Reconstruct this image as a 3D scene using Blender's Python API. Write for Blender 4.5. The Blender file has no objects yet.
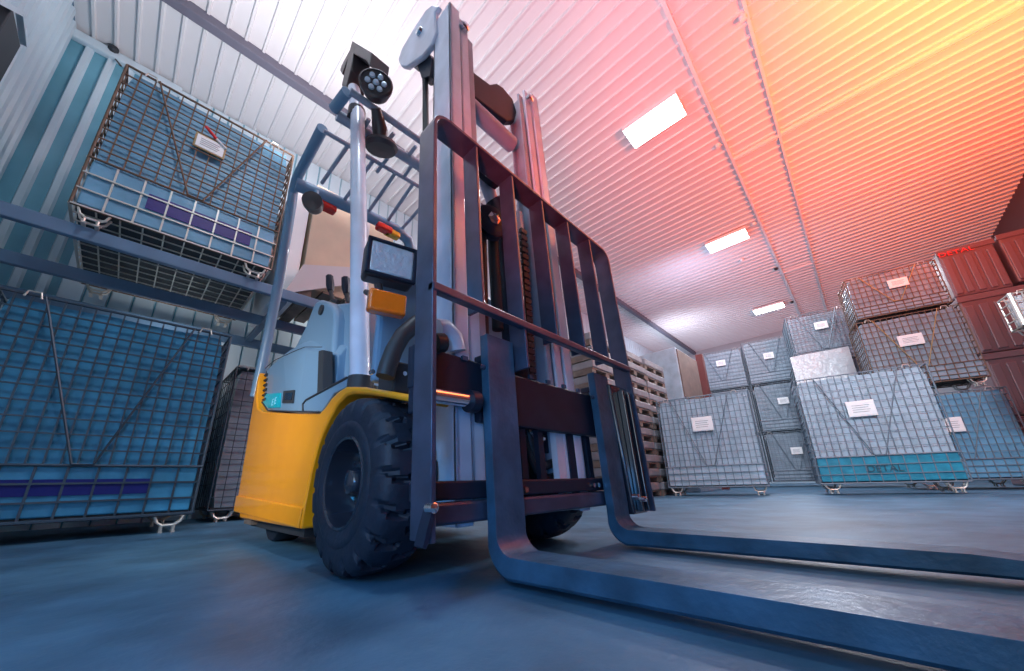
import bpy, bmesh, math, random
from mathutils import Vector, Matrix
random.seed(7)
col = bpy.context.scene.collection
# ---------------------------------------------------------------- camera solution
PX, PY, F = 511.0, 369.0, 361.0
CAMH = 0.36
def _d(u, v):
    return Vector(((u-PX)/F, -(v-PY)/F, -1.0)).normalized()
_X = -_d(109.5, 495); _Z = _d(472.6, -803)
_Y = _d(871.7, 472.5)
_X = (_X - _X.dot(_Y)*_Y*0.5).normalized(); _Y = (_Y - _X.dot(_Y)*_X).normalized()
_Z = _X.cross(_Y)
R = Matrix((_X, _Y, _Z))          # rows = world axes in camera space -> world = R @ cam
def ray(u, v): return R @ Vector(((u-PX)/F, -(v-PY)/F, -1.0))
def pt(u, v, x=None, y=None, z=None):
    r = ray(u, v)
    t = x/r.x if x is not None else (y/r.y if y is not None else (z-CAMH)/r.z)
    return Vector((r.x*t, r.y*t, CAMH + r.z*t))

# ---------------------------------------------------------------- materials
def mat(name, c, rough=.5, metal=0., emit=None, es=0., bump=0., bscale=20., var=0., vscale=4., alpha=1., trans=0., coat=0., spec=.5):
    m = bpy.data.materials.new(name); m.use_nodes = True
    nt = m.node_tree; b = nt.nodes['Principled BSDF']
    b.inputs['Base Color'].default_value = (*c, 1); b.inputs['Roughness'].default_value = rough
    b.inputs['Metallic'].default_value = metal
    b.inputs['Specular IOR Level'].default_value = spec
    b.inputs['Coat Weight'].default_value = coat
    b.inputs['Transmission Weight'].default_value = trans
    b.inputs['Alpha'].default_value = alpha
    if emit: b.inputs['Emission Color'].default_value = (*emit, 1); b.inputs['Emission Strength'].default_value = es
    if bump or var:
        tc = nt.nodes.new('ShaderNodeTexCoord')
        if var:
            n = nt.nodes.new('ShaderNodeTexNoise'); n.inputs['Scale'].default_value = vscale; n.inputs['Detail'].default_value = 6
            nt.links.new(tc.outputs['Object'], n.inputs['Vector'])
            rp = nt.nodes.new('ShaderNodeValToRGB')
            rp.color_ramp.elements[0].position = .3; rp.color_ramp.elements[1].position = .72
            rp.color_ramp.elements[0].color = (*[x*(1-var) for x in c], 1); rp.color_ramp.elements[1].color = (*[min(1, x*(1+var)) for x in c], 1)
            nt.links.new(n.outputs['Fac'], rp.inputs['Fac']); nt.links.new(rp.outputs['Color'], b.inputs['Base Color'])
        if bump:
            n2 = nt.nodes.new('ShaderNodeTexNoise'); n2.inputs['Scale'].default_value = bscale; n2.inputs['Detail'].default_value = 5
            nt.links.new(tc.outputs['Object'], n2.inputs['Vector'])
            bp = nt.nodes.new('ShaderNodeBump'); bp.inputs['Strength'].default_value = bump; bp.inputs['Distance'].default_value = .02
            nt.links.new(n2.outputs['Fac'], bp.inputs['Height']); nt.links.new(bp.outputs['Normal'], b.inputs['Normal'])
    return m
M = dict(
 floor=mat('floor_concrete', (.050,.135,.225), .46, bump=.35, bscale=9, var=.38, vscale=2.2, spec=.45),
 ceil=mat('ceiling_sheet', (.74,.74,.76), .42, spec=.5),
 seam=mat('seam_strip', (.85,.85,.86), .4),
 wallp=mat('wall_panel_teal', (.16,.42,.54), .35, var=.15, vscale=1.5),
 wallw=mat('wall_rib_white', (.62,.76,.84), .35),
 wallg=mat('wall_grey', (.45,.5,.55), .6),
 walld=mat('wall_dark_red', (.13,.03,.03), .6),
 yellow=mat('yellow_paint', (1.,.37,.006), .33, coat=.3, var=.05, vscale=6),
 grey=mat('grey_blue_paint', (.17,.30,.45), .38, coat=.2),
 mast=mat('mast_paint', (.66,.70,.84), .36, var=.12, vscale=5, coat=.2),
 mastd=mat('mast_channel', (.34,.38,.48), .4, var=.15, vscale=6),
 black=mat('black_paint', (.012,.020,.040), .45, var=.2, vscale=8, spec=.3),
 steel=mat('fork_steel', (.035,.100,.175), .36, metal=.12, var=.35, vscale=7, bump=.15, bscale=30),
 upright=mat('upright_paint', (.055,.075,.13), .30, metal=.35, var=.3, vscale=7, coat=.2),
 chrome=mat('chrome', (.75,.78,.82), .15, metal=1.),
 rubber=mat('tyre_rubber', (.010,.018,.036), .6, bump=.25, bscale=25, var=.3, vscale=9),
 rim=mat('rim_black', (.02,.025,.04), .18, coat=.6),
 hose=mat('hose_rubber', (.03,.03,.035), .5),
 chain=mat('chain_steel', (.10,.09,.09), .5, metal=.5),
 glass=mat('lamp_glass', (.62,.74,.86), .14, metal=.25, bump=.6, bscale=30, coat=.6),
 orange=mat('amber_lens', (1.,.20,.01), .2, coat=.6, bump=.3, bscale=70),
 red=mat('red_lens', (.8,.03,.02), .25, coat=.5),
 amber=mat('yellow_lens', (1.,.45,.03), .25, coat=.5),
 housing=mat('lamp_housing', (.05,.04,.045), .4),
 teal=mat('turquoise_sticker', (.0,.45,.60), .4),
 tealt=mat('turquoise_print', (.35,.80,.95), .4),
 beam=mat('rack_beam_blue', (.10,.19,.31), .4, var=.15, vscale=3),
 beamg=mat('ceiling_beam', (.15,.15,.20), .5),
 wiref=mat('wire_grey_blue', (.16,.21,.26), .5, metal=.3),
 wire=mat('wire_dark', (.045,.075,.11), .45, metal=.4),
 wirer=mat('wire_rusty', (.16,.10,.07), .6, metal=.3),
 wirel=mat('wire_zinc', (.62,.60,.55), .35, metal=.5),
 liner=mat('liner_blue', (.05,.27,.48), .55, bump=.5, bscale=4, var=.3, vscale=3, spec=.25),
 linerb=mat('liner_steel_blue', (.13,.33,.50), .42, bump=.4, bscale=4, var=.2, vscale=3),
 linerg=mat('liner_pale', (.38,.48,.57), .38, bump=.6, bscale=5, var=.18, vscale=4, coat=.2),
 linerd=mat('liner_slate', (.22,.29,.36), .42, bump=.5, bscale=5, var=.2, vscale=4),
 linert=mat('liner_turquoise', (.02,.24,.36), .4, bump=.4, bscale=6, var=.25, vscale=8),
 purple=mat('purple_stripe', (.025,.010,.17), .4),
 navy=mat('navy_stripe', (.012,.02,.17), .6, spec=.2),
 plate=mat('paper_label', (.82,.83,.84), .5),
 print_=mat('print_grey', (.35,.36,.38), .6),
 brass=mat('label_frame_brass', (.38,.25,.10), .5),
 film=mat('plastic_film', (.50,.54,.58), .22, bump=.8, bscale=7, coat=.4),
 dark=mat('dark_base', (.03,.035,.045), .6),
 wood=mat('pallet_wood', (.17,.13,.11), .7, var=.3, vscale=6),
 packg=mat('wrapped_pack', (.24,.24,.27), .45, bump=.4, bscale=9, var=.15, vscale=5),
 card=mat('cardboard', (.58,.44,.33), .7, var=.08, vscale=3),
 board=mat('grey_sheet', (.50,.47,.50), .4),
 white=mat('white_board', (.85,.86,.88), .5),
 brown=mat('brown_panel', (.17,.12,.105), .6, var=.2, vscale=4),
 redpl=mat('red_plastic', (.15,.085,.10), .4, coat=.2),
 redprint=mat('red_print', (.75,.03,.04), .5),
 ink=mat('dark_ink', (.02,.08,.12), .5),
 lamp=mat('lamp_diffuser', (1,1,1), .4, emit=(1,.97,.96), es=9.),
)

# ---------------------------------------------------------------- mesh builder
class MB:
    def __init__(s, xf=None): s.v = []; s.f = []; s.xf = xf
    def add(s, vs, fs):
        o = len(s.v); s.v += [Vector(p) for p in vs]; s.f += [tuple(i+o for i in f) for f in fs]; return s
    def box(s, a, b):
        x0,y0,z0 = a; x1,y1,z1 = b
        return s.hexa([(x0,y0,z0),(x1,y0,z0),(x1,y1,z0),(x0,y1,z0),(x0,y0,z1),(x1,y0,z1),(x1,y1,z1),(x0,y1,z1)])
    def hexa(s, p):
        return s.add(p, [(0,3,2,1),(4,5,6,7),(0,1,5,4),(1,2,6,5),(2,3,7,6),(3,0,4,7)])
    def prism(s, prof, y0, y1, ax='y'):      # profile in the other two axes
        n = len(prof)
        def q(p, t): return (p[0], t, p[1]) if ax == 'y' else ((t, p[0], p[1]) if ax == 'x' else (p[0], p[1], t))
        vs = [q(p, y0) for p in prof] + [q(p, y1) for p in prof]
        return s.add(vs, [tuple(range(n)), tuple(range(2*n-1, n-1, -1))] + [(i, i+n, (i+1)%n+n, (i+1)%n) for i in range(n)])
    def tube(s, path, r, seg=10, cap=True, sq=False):
        path = [Vector(p) for p in path]; n = len(path); rings = []
        up = None
        for i, p in enumerate(path):
            t = ((path[min(i+1,n-1)] - path[max(i-1,0)])).normalized()
            if up is None:
                up = Vector((0,0,1)) if abs(t.z) < .9 else Vector((1,0,0))
            a = t.cross(up); a = a.normalized() if a.length > 1e-6 else Vector((1,0,0)); b = a.cross(t).normalized(); up = b
            rr = r[i] if isinstance(r, (list, tuple)) else r
            rings.append([p + (a*math.cos(2*math.pi*(k+.5*sq)/seg) + b*math.sin(2*math.pi*(k+.5*sq)/seg))*rr for k in range(seg)])
        vs = [q for g in rings for q in g]; fs = []
        for i in range(n-1):
            for k in range(seg): fs.append((i*seg+k, i*seg+(k+1)%seg, (i+1)*seg+(k+1)%seg, (i+1)*seg+k))
        if cap: fs += [tuple(range(seg-1,-1,-1)), tuple((n-1)*seg+k for k in range(seg))]
        return s.add(vs, fs)
    def lathe(s, prof, c, axis, seg=32, cap=True):     # prof: (radius, height along axis)
        ax = Vector(axis).normalized(); t = Vector((0,0,1)) if abs(ax.z) < .9 else Vector((1,0,0))
        a = ax.cross(t).normalized(); b = ax.cross(a); c = Vector(c); vs = []; fs = []
        for r, h in prof:
            for k in range(seg):
                w = 2*math.pi*k/seg; vs.append(c + ax*h + (a*math.cos(w)+b*math.sin(w))*max(r, 1e-4))
        n = len(prof)
        for i in range(n-1):
            for k in range(seg): fs.append((i*seg+k, i*seg+(k+1)%seg, (i+1)*seg+(k+1)%seg, (i+1)*seg+k))
        if cap: fs += [tuple(range(seg-1,-1,-1)), tuple((n-1)*seg+k for k in range(seg))]
        return s.add(vs, fs)
    def build(s, name, m, parent=None, bevel=0., smooth=False, seg=2, origin=None, shift=None):
        vs = s.v
        if s.xf: vs = [s.xf(v) for v in vs]
        o0 = Vector(origin) if origin is not None else Vector((0,0,0))
        sh = o0
        if parent is not None:
            pl = Vector(parent.get('_loc', (0,0,0))); sh = pl if parent.get('_flat') else sh
            if origin is not None and parent.get('_flat'): sh = pl
        me = bpy.data.meshes.new(name)
        me.from_pydata([tuple(v - sh) for v in vs], [], s.f); me.update()
        bm = bmesh.new(); bm.from_mesh(me); bmesh.ops.recalc_face_normals(bm, faces=bm.faces); bm.to_mesh(me); bm.free()
        me.materials.append(m)
        if smooth:
            me.polygons.foreach_set('use_smooth', [True]*len(me.polygons))
            try: me.set_sharp_from_angle(angle=math.radians(38))
            except Exception: pass
        o = bpy.data.objects.new(name, me); col.objects.link(o)
        if parent is not None:
            o.parent = parent; o['_loc'] = parent.get('_loc', (0,0,0)); o['_flat'] = 1
        else:
            o.location = o0; o['_loc'] = tuple(o0); o['_flat'] = 1
        if bevel:
            b = o.modifiers.new('bevel', 'BEVEL'); b.width = bevel; b.segments = seg; b.limit_method = 'ANGLE'; b.angle_limit = math.radians(35)
        return o
def thing(name, loc, label, cat, group=None, rz=0., local=False):
    o = bpy.data.objects.new(name, None); col.objects.link(o); o.location = loc; o.rotation_euler = (0,0,rz)
    o.empty_display_size = .1
    o['label'] = label; o['category'] = cat
    if group: o['group'] = group
    o['_loc'] = (0,0,0) if local else tuple(loc); o['_flat'] = 1
    return o
def tag(o, label, cat, group=None):
    o['label'] = label; o['category'] = cat
    if group: o['group'] = group
    return o
def struct(o): o['kind'] = 'structure'; return o
def text(s_, size, m, parent, loc, rot, name, ext=.002, sx=1.):
    cu = bpy.data.curves.new(name, 'FONT'); cu.body = s_; cu.size = size; cu.extrude = ext; cu.align_x = 'CENTER'; cu.align_y = 'CENTER'
    t = bpy.data.objects.new(name+'_src', cu); col.objects.link(t)
    dg = bpy.context.evaluated_depsgraph_get(); me = bpy.data.meshes.new_from_object(t.evaluated_get(dg))
    bpy.data.objects.remove(t)
    me.materials.clear(); me.materials.append(m)
    o = bpy.data.objects.new(name, me); col.objects.link(o); o.parent = parent; o.location = loc; o.rotation_euler = rot; o.scale = (sx,1,1)
    return o

# ================================================================= SETTING
CZ = 7.06; XW = -7.15; YL = -1.76; XR = 4.25; YF = 21.0
struct(MB().box((XW-.3, YL-.3, -.2), (XR+.3, YF+.3, 0)).build('floor', M['floor']))
# ceiling: trapezoid sheeting, ribs run along x
def ceiling():
    mb = MB(); p = .232; y = YL-.02; prof = []
    prof.append((y, CZ+.12))
    while y < YF+.1:
        prof += [(y, CZ+.035), (y+.165, CZ+.035), (y+.178, CZ), (y+.207, CZ), (y+.220, CZ+.035)]
        y += p
    prof.append((y, CZ+.12))
    n = len(prof); x0, x1 = XW-.1, XR+.1
    vs = [(x0, a, b) for a, b in prof] + [(x1, a, b) for a, b in prof]
    fs = [(i, i+n, i+1+n, i+1) for i in range(n-1)] + [(n-1, 2*n-1, n, 0)]
    mb.add(vs, fs); return mb
struct(ceiling().build('ceiling', M['ceil']))
for k, (x, w) in enumerate(((-.62,.055), (.24,.045))):
    struct(MB().box((x-w/2, YL, CZ-.022), (x+w/2, YF, CZ+.034)).build('trim_%d' % (k+1), M['seam']))
struct(MB().box((-5.66, YL, CZ-.13), (-5.50, YF, CZ+.034)).build('trim_3', M['beamg'], bevel=.015))
# cross strips between the lamps (run along x)
for k, (y, x0, x1) in enumerate(((8.05, -.6, XR), (14.6, -.6, .24))):
    struct(MB().box((x0, y-.03, CZ-.03), (x1, y+.03, CZ+.034)).build('trim_%d' % (k+4), M['seam']))
struct(MB().box((XW-.2, YL-.2, 0), (XW-.05, YF+.2, CZ+.1)).build('wall_back', M['wallp']))
def ribs(x0, y0, y1, step, w, d, mb):
    y = y0
    while y < y1:
        mb.prism([(x0, y-w*.8), (x0+d, y-w*.5), (x0+d, y+w*.5), (x0, y+w*.8)], 0, CZ, 'z'); y += step
    return mb
rb = MB()
for y in (-1.60, -1.37, -1.16): rb.prism([(XW-.05, y-.05), (XW, y-.03), (XW, y+.03), (XW-.05, y+.05)], 0, CZ, 'z')
y = -.92
while y < YF:
    rb.prism([(XW-.05, y-.108), (XW-.01, y-.098), (XW-.01, y+.098), (XW-.05, y+.108)], 0, CZ, 'z'); y += .23
struct(rb.build('trim_6', M['wallw']))
lw = MB(); lw.box((XW-.2, YL-.2, 0), (XR+.2, YL-.05, CZ+.1)); struct(lw.build('wall_left', M['wallp']))
lr = MB(); x = XW+.12
while x < XR:
    lr.prism([(x-.07, YL-.05), (x-.05, YL), (x+.05, YL), (x+.07, YL-.05)], 0, CZ, 'z'); x += .24
struct(lr.build('trim_7', M['wallw']))
struct(MB().box((XW-.05, YL-.04, CZ-.16), (XW+.07, -.55, CZ-.002)).build('trim_8', M['wallw'], bevel=.03))
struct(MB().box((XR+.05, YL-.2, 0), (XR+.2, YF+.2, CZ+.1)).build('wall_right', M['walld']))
struct(MB().box((XW-.2, YF, 0), (XR+.2, YF+.15, CZ+.1)).build('wall_far', M['wallg']))
struct(MB().box((XW-.1, YF-.06, 0), (XR+.1, YF-.005, .3)).build('baseboard_far', M['wallw']))

# ceiling lamps
lamp_labels = ['large glowing ceiling lamp panel nearest the forklift mast', 'middle-sized glowing ceiling lamp, second of three in the row', 'farthest visible ceiling lamp, small, above the stacked cages', 'ceiling lamp farther down the row past the three in view']
for k, (yc, lb) in enumerate(zip((5.86, 11.05, 17.35), lamp_labels)):
    xc = -1.49
    t = thing('ceiling_lamp', (xc, yc, CZ), lb, 'ceiling lamp', 'lamps in the ceiling row')
    MB().box((xc-.53, yc-.29, CZ-.09), (xc+.53, yc+.29, CZ-.002)).build('housing', M['white'], t, bevel=.01)
    MB().box((xc-.51, yc-.27, CZ-.10), (xc+.51, yc+.27, CZ-.088)).build('diffuser', M['lamp'], t)
for k, (u, v, lb) in enumerate(((718,146,'small white round detector beside the seam strip, nearest one'), (754,224,'small round detector on the ceiling right of the middle lamp'), (742,260,'small round detector on the ceiling below the middle lamp'), (776,269,'small dark detector on the ceiling seam strip'), (743,18,'small round detector near the top by the second seam strip'), (792,302,'tiny dark detector by the farthest lamp'))):
    p = pt(u, v, z=CZ-.03)
    o = MB().lathe([(.055,0),(.055,-.03),(.04,-.065),(0.01,-.07)], (p.x, p.y, CZ), (0,0,1), 16).build('smoke_detector', M['white'] if k not in (3,5) else M['dark'], smooth=True, origin=(p.x, p.y, CZ))
    tag(o, lb, 'detector', 'detectors on the ceiling')
# little cable with junction at ceiling corner by the upper cage
p = pt(114, 48, z=CZ)
t = thing('cable_junction', (p.x, p.y, CZ), 'small dark junction box with a cable at the ceiling corner above the rack', 'junction box')
MB().lathe([(.06,0),(.06,-.05),(.03,-.08)], (p.x, p.y, CZ), (0,0,1), 12).build('box', M['dark'], t)
pa = pt(98, 45, z=CZ-.03); pb = pt(112, 55, z=CZ-.06); pc = pt(121, 66, z=CZ-.3)
MB().tube([(p.x,p.y,CZ-.03), pa, pb, pc], .012, 6).build('cable', M['hose'], t)
# wall bracket in the top-left corner
t = thing('wall_cabinet', (-4.9, YL, 5.0), 'dark cabinet on a pale blue bracket high at the left edge', 'cabinet')
pc1 = pt(-4, 22, y=YL+.12)
MB().box((pc1.x-.45, YL+.0, pc1.z-.55), (pc1.x+.0, YL+.16, pc1.z+.25)).build('body', M['dark'], t, bevel=.01)
a = pt(20, 12, y=YL+.14); b = pt(24, 44, y=YL+.14); c = pt(-6, -2, y=YL+.14)
MB().tube([a, b], .035, 4, sq=True).build('bracket_strut', M['wallw'], t)
MB().tube([c, a], .035, 4, sq=True).build('bracket_rail', M['wallw'], t)

# ================================================================= CAGES
def wires(mb, w, z0, z1, sx, sz, r, plane, at, d0=None):
    # plane 'f': x-z grid at y=at ; 's': y-z grid at x=at ; 'b': x-y grid at z=at
    def rng(a, b, st):
        n = max(1, round((b-a)/st)); return [a+(b-a)*i/n for i in range(n+1)]
    a0, a1 = w
    for q in rng(a0, a1, sx):
        if plane == 'f': mb.box((q-r, at-r, z0), (q+r, at+r, z1))
        elif plane == 's': mb.box((at-r, q-r, z0), (at+r, q+r, z1))
        else: mb.box((q-r, z0, at-r), (q+r, z1, at+r))
    for q in rng(z0, z1, sz):
        if plane == 'f': mb.box((a0, at-2*r, q-r), (a1, at, q+r))
        elif plane == 's': mb.box((at-2*r, a0, q-r), (at, a1, q+r))
        else: mb.box((a0, q-r, at), (a1, q+r, at+2*r))
def liner_mesh(w, d, z0, z1, amp, seed):
    bm = bmesh.new()
    bmesh.ops.create_cube(bm, size=1)
    bmesh.ops.subdivide_edges(bm, edges=bm.edges[:], cuts=9, use_grid_fill=True)
    rnd = random.Random(seed); ph = [rnd.uniform(0,6) for _ in range(6)]
    vs = []
    for v in bm.verts:
        x, y, z = v.co
        # round the corners a little
        k = 1 - .045*max(0, abs(x*2)**8)*max(0, abs(z*2)**8)
        X = x*w*k; Y = (y+.5)*d; Z = z0 + (z+.5)*(z1-z0)
        ff = amp*(math.sin(X*9+ph[0])*math.sin(Z*7+ph[1]) + .6*math.sin(X*17+ph[2]+Z*5) + .5*math.sin(Z*23+ph[3]))
        inner = (1-abs(2*x)**6)*(1-abs(2*z)**6)
        if y < -.49: Y += abs(ff)*1.0 - amp*.3
        if z > .49: Z += ff*1.2 - amp
        v.co = (X, Y, Z)
    me = bpy.data.meshes.new('liner'); bm.to_mesh(me); bm.free()
    me.polygons.foreach_set('use_smooth', [True]*len(me.polygons))
    try: me.set_sharp_from_angle(angle=math.radians(50))
    except Exception: pass
    return me
def cage(name, label, loc, rz, w, d, z0, z1, group=None, fold=.22, gx=.10, gz=.14, r=.004, wm='wire', lm='liner', low='liner', bandm=None,
         rods=True, plate=None, platesize=(.26,.18), stripe=None, stripem='purple', feet=True, txt=None, film=False, lowgx=None, rodm=None, sides=True, lowwire=None, brass=False):
    t = thing(name, loc, label, 'mesh crate', group, rz, local=True)
    h = z1-z0; zf = z0+h*fold
    me = liner_mesh(w-.08, d-.08, z0+.03, z1-.03 if not film else z1+.01, .008, hash(label) % 97)
    me.materials.append(M[lm] if not film else M['film'])
    o = bpy.data.objects.new('liner', me); col.objects.link(o); o.parent = t; o.location = (0,.04,0)
    if fold:
        mb = MB().box((-w/2+.03, .008, z0+.03), (w/2-.03, .038, zf-.01)); mb.build('lower_panel', M[low], t, bevel=.012)
    MB().box((-w/2+.03, .04, z0+.012), (w/2-.03, d-.03, z0+.029)).build('base_board', M['dark'], t)
    mb = MB()
    wires(mb, (-w/2, w/2), zf, z1, gx, gz, r, 'f', 0)
    if sides:
        for sx in (-w/2, w/2): wires(mb, (0, d), zf, z1, gx*1.3, gz, r, 's', sx)
    mb.build('wire_mesh', M[wm], t)
    mb = MB(); lg = lowgx or gx*1.35
    wires(mb, (-w/2, w/2), z0, zf, lg, max(.09, h*fold/3), r*1.25, 'f', 0)
    for sx in (-w/2, w/2): wires(mb, (0, d), z0, zf, lg, .14, r*1.25, 's', sx)
    wires(mb, (-w/2, w/2), 0+.0, d, .16, .16, r, 'b', z0)
    mb.build('base_mesh', M[lowwire or wm], t)
    # frame
    mb = MB(); R_ = max(.011, r*2)
    for s_ in (-1, 1):
        mb.tube([(s_*w/2, 0, z0), (s_*w/2, 0, z1)], R_, 8)
        mb.tube([(s_*w/2, d, z0), (s_*w/2, d, z1)], R_, 8)
        mb.tube([(s_*w/2, 0, z1), (s_*w/2, d, z1)], R_, 8)
    mb.tube([(-w/2, 0, z1), (w/2, 0, z1)], R_, 8); mb.tube([(-w/2, d, z1), (w/2, d, z1)], R_, 8)
    mb.tube([(-w/2, -.01, zf), (w/2, -.01, zf)], R_, 8)
    mb.tube([(-w/2, 0, z0), (w/2, 0, z0)], R_*1.2, 8); mb.tube([(-w/2, d, z0), (w/2, d, z0)], R_*1.2, 8)
    mb.build('frame', M[wm], t, smooth=True)
    # clips and hooks along the top rail
    for cx_ in (-.38*w, .36*w):
        MB().tube([(cx_-.05, -.02, z1-.03), (cx_-.035, -.02, z1+.025), (cx_+.035, -.02, z1+.025), (cx_+.05, -.02, z1-.03)], R_*.6, 6).build('hook', M['wirel'], t)
    if rods:
        rm = M[rodm or wm]
        MB().tube([(-.34*w, -.02, z1), (-.30*w,-.02, z1-.1*h), (-.05*w, -.02, zf+.01)], R_*.8, 6).build('tie_rod', rm, t)
        MB().tube([(.30*w, -.02, z1), (.03*w, -.02, zf+.01), (-.05*w,-.02,zf+.01)], R_*.8, 6).build('tie_rod', rm, t)
    if plate:
        px_, pz_ = plate; X = (px_-.5)*w; Z = z0+pz_*h; a, b = platesize
        pb = MB().box((X-a/2-.02, -.03, Z-b/2-.02), (X+a/2+.02, -.012, Z+b/2+.02)).build('label_frame', M['brass' if brass else 'plate'], t, bevel=.006)
        MB().box((X-a/2, -.034, Z-b/2), (X+a/2, -.03, Z+b/2)).build('label_card', M['plate'], t)
        mb = MB()
        for i in range(4): mb.box((X-a*.36, -.036, Z+b*(.24-.16*i)-.006), (X+a*(.34-.06*(i%2)), -.034, Z+b*(.24-.16*i)+.004))
        mb.build('label_print', M['print_'], t)
    if stripe:
        u0, u1, s0, s1 = stripe
        MB().box(((u0-.5)*w, -.004, z0+s0*h), ((u1-.5)*w, .004, z0+s1*h)).build('stripe', M[stripem], t)
    if feet:
        for s_ in (-1, 1):
            for yy in (.06, d-.06):
                cx_ = s_*(w/2-.16); mb = MB()
                for y2 in (yy-.05, yy+.05):
                    mb.tube([(cx_-.11, y2, z0), (cx_-.085, y2, z0*0+z0-.07), (cx_-.045, y2, z0-.10), (cx_+.045, y2, z0-.10), (cx_+.085, y2, z0-.07), (cx_+.11, y2, z0)], .012, 6)
                for qx in (-.045, .045):
                    mb.tube([(cx_+qx, yy-.05, z0-.10), (cx_+qx, yy-.05, z0-.155)], .011, 6); mb.tube([(cx_+qx, yy+.05, z0-.10), (cx_+qx, yy+.05, z0-.155)], .011, 6)
                    mb.box((cx_+qx-.014, yy-.07, z0-.165), (cx_+qx+.014, yy+.07, z0-.15))
                mb.build('foot', M['wirel'], t, smooth=True)
    if txt:
        s_, size, m_, X, Z, ws = txt
        text(s_, size, M[m_], t, (X, -.016, Z), (math.pi/2,0,0), 'lettering', sx=ws)
    return t
HALF = math.pi/2
# --- left rack
rack = thing('pallet_rack', (-6., .5, 0), 'long blue steel pallet rack beams carrying the upper crate and carton', 'rack')
for nm, x0, x1, z0, z1 in (('beam', -5.07, -5.0, 2.735, 2.875), ('beam', -6.07, -6.0, 2.70, 2.845), ('beam', -6.97, -6.90, 2.62, 2.77)):
    MB().box((x0, -1.68, z0), (x1, 5.4, z1)).build(nm, M['beam'], rack, bevel=.012)
for yb in (5.3,):
    for x in (-5.03, -6.93):
        MB().box((x-.06, yb-.05, 0), (x+.06, yb+.05, 5.4)).build('post', M['beam'], rack, bevel=.01)
for yb in (1.05, 3.1):
    MB().box((-6.95, yb-.04, 2.70), (-5.04, yb+.04, 2.76)).build('cross_bar', M['beam'], rack)
cage('mesh_crate', 'large blue-lined wire mesh crate on the floor under the rack, navy stripe along its base', (-5.03, -.215, 0), HALF, 1.62, 1.2, .165, 2.08,
     'wire mesh crates', fold=.235, gx=.095, gz=.137, r=.0065, wm='wire', lm='liner', low='liner', stripe=(0,.78,.105,.175), stripem='navy', lowgx=.19, rodm='wire')
cage('mesh_crate', 'rusty wire mesh crate with purple stripe and red-tagged label, up on the rack', (-4.92, 0., 0), HALF, 1.66, 2.0, 3.03, 4.90,
     'wire mesh crates', fold=.30, gx=.118, gz=.128, r=.0062, wm='wirer', lm='linerb', low='linerb', plate=(.49,.72), platesize=(.26,.17), stripe=(.28,.84,.12,.22), lowgx=.20, lowwire='wirel', brass=True)
# red pen hung at the label of that crate
mb = MB(); mb.tube([(-4.876, -.10, 4.60), (-4.876, .02, 4.50)], .017, 8); o = mb.build('marker_pen', M['redprint'], origin=(-4.885,-.04,4.5), smooth=True)
tag(o, 'red marker pen tucked in the mesh above the brass-framed label', 'pen')
MB().tube([(-4.876, .02, 4.50), (-4.876, .13, 4.43)], .013, 8).build('barrel', M['white'], o, smooth=True)
cage('mesh_crate', 'dark mesh crate in shade between the left crate and the yellow counterweight', (-6.0, 1.56, 0), HALF, 1.42, 1.0, .14, 2.0,
     'wire mesh crates', fold=.0, rods=True, lm='linerd', wm='wire', gx=.13, gz=.15, film=False)
o = MB().box((-6.98, .86, 2.01), (-6.02, 2.25, 2.05)).build('plastic_sheet', M['film'], origin=(-6.5,1.5,2.01), bevel=.02)
tag(o, 'crumpled clear plastic sheet on the shaded crate behind the truck', 'plastic sheet')
# carton on rack
t = thing('cardboard_carton', (-5.9, 2.1, 3.05), 'tall beige cardboard carton on the rack behind the overhead guard', 'carton')
MB().box((-6.5, 1.28, 3.16), (-5.3, 2.62, 4.98)).build('box', M['card'], t, bevel=.01)
MB().box((-5.299, 2.10, 3.16), (-5.294, 2.17, 4.98)).build('tape', M['board'], t)
o = MB().box((-6.72, .99, 2.9), (-5.35, 1.24, 4.75)).build('white_board', M['white'], origin=(-6.,1.1,2.9), bevel=.01)
tag(o, 'white board standing on the rack between upper crate and carton', 'board')
t = thing('wooden_pallet', (-5.9, 2.1, 2.88), 'wooden pallet on the rack under the tall carton', 'pallet')
mb = MB()
for k in range(5): mb.box((-6.5, 1.24+k*.31, 3.10), (-5.2, 1.40+k*.31, 3.135))
mb.build('deck', M['wood'], t)
for k in range(3):
    MB().box((-5.30, 1.26+k*.62, 2.91), (-5.2, 1.40+k*.62, 3.10)).build('block', M['wood'], t)
    MB().box((-6.5, 1.26+k*.62, 2.88), (-5.2, 1.40+k*.62, 2.91)).build('runner', M['wood'], t)
a = pt(283,294,x=-5.16); b = pt(303,265,x=-5.16); c = pt(356,268,x=-5.16); d_ = pt(356,284,x=-5.16)
o = MB().prism([(p.y, p.z) for p in (a,b,c,d_)], -5.16, -5.14, 'x').build('plastic_sheet', M['board'], origin=(-5.15, 1.5, 2.9))
tag(o, 'grey plastic sheet leaning at the pallet under the carton', 'plastic sheet')

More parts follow.
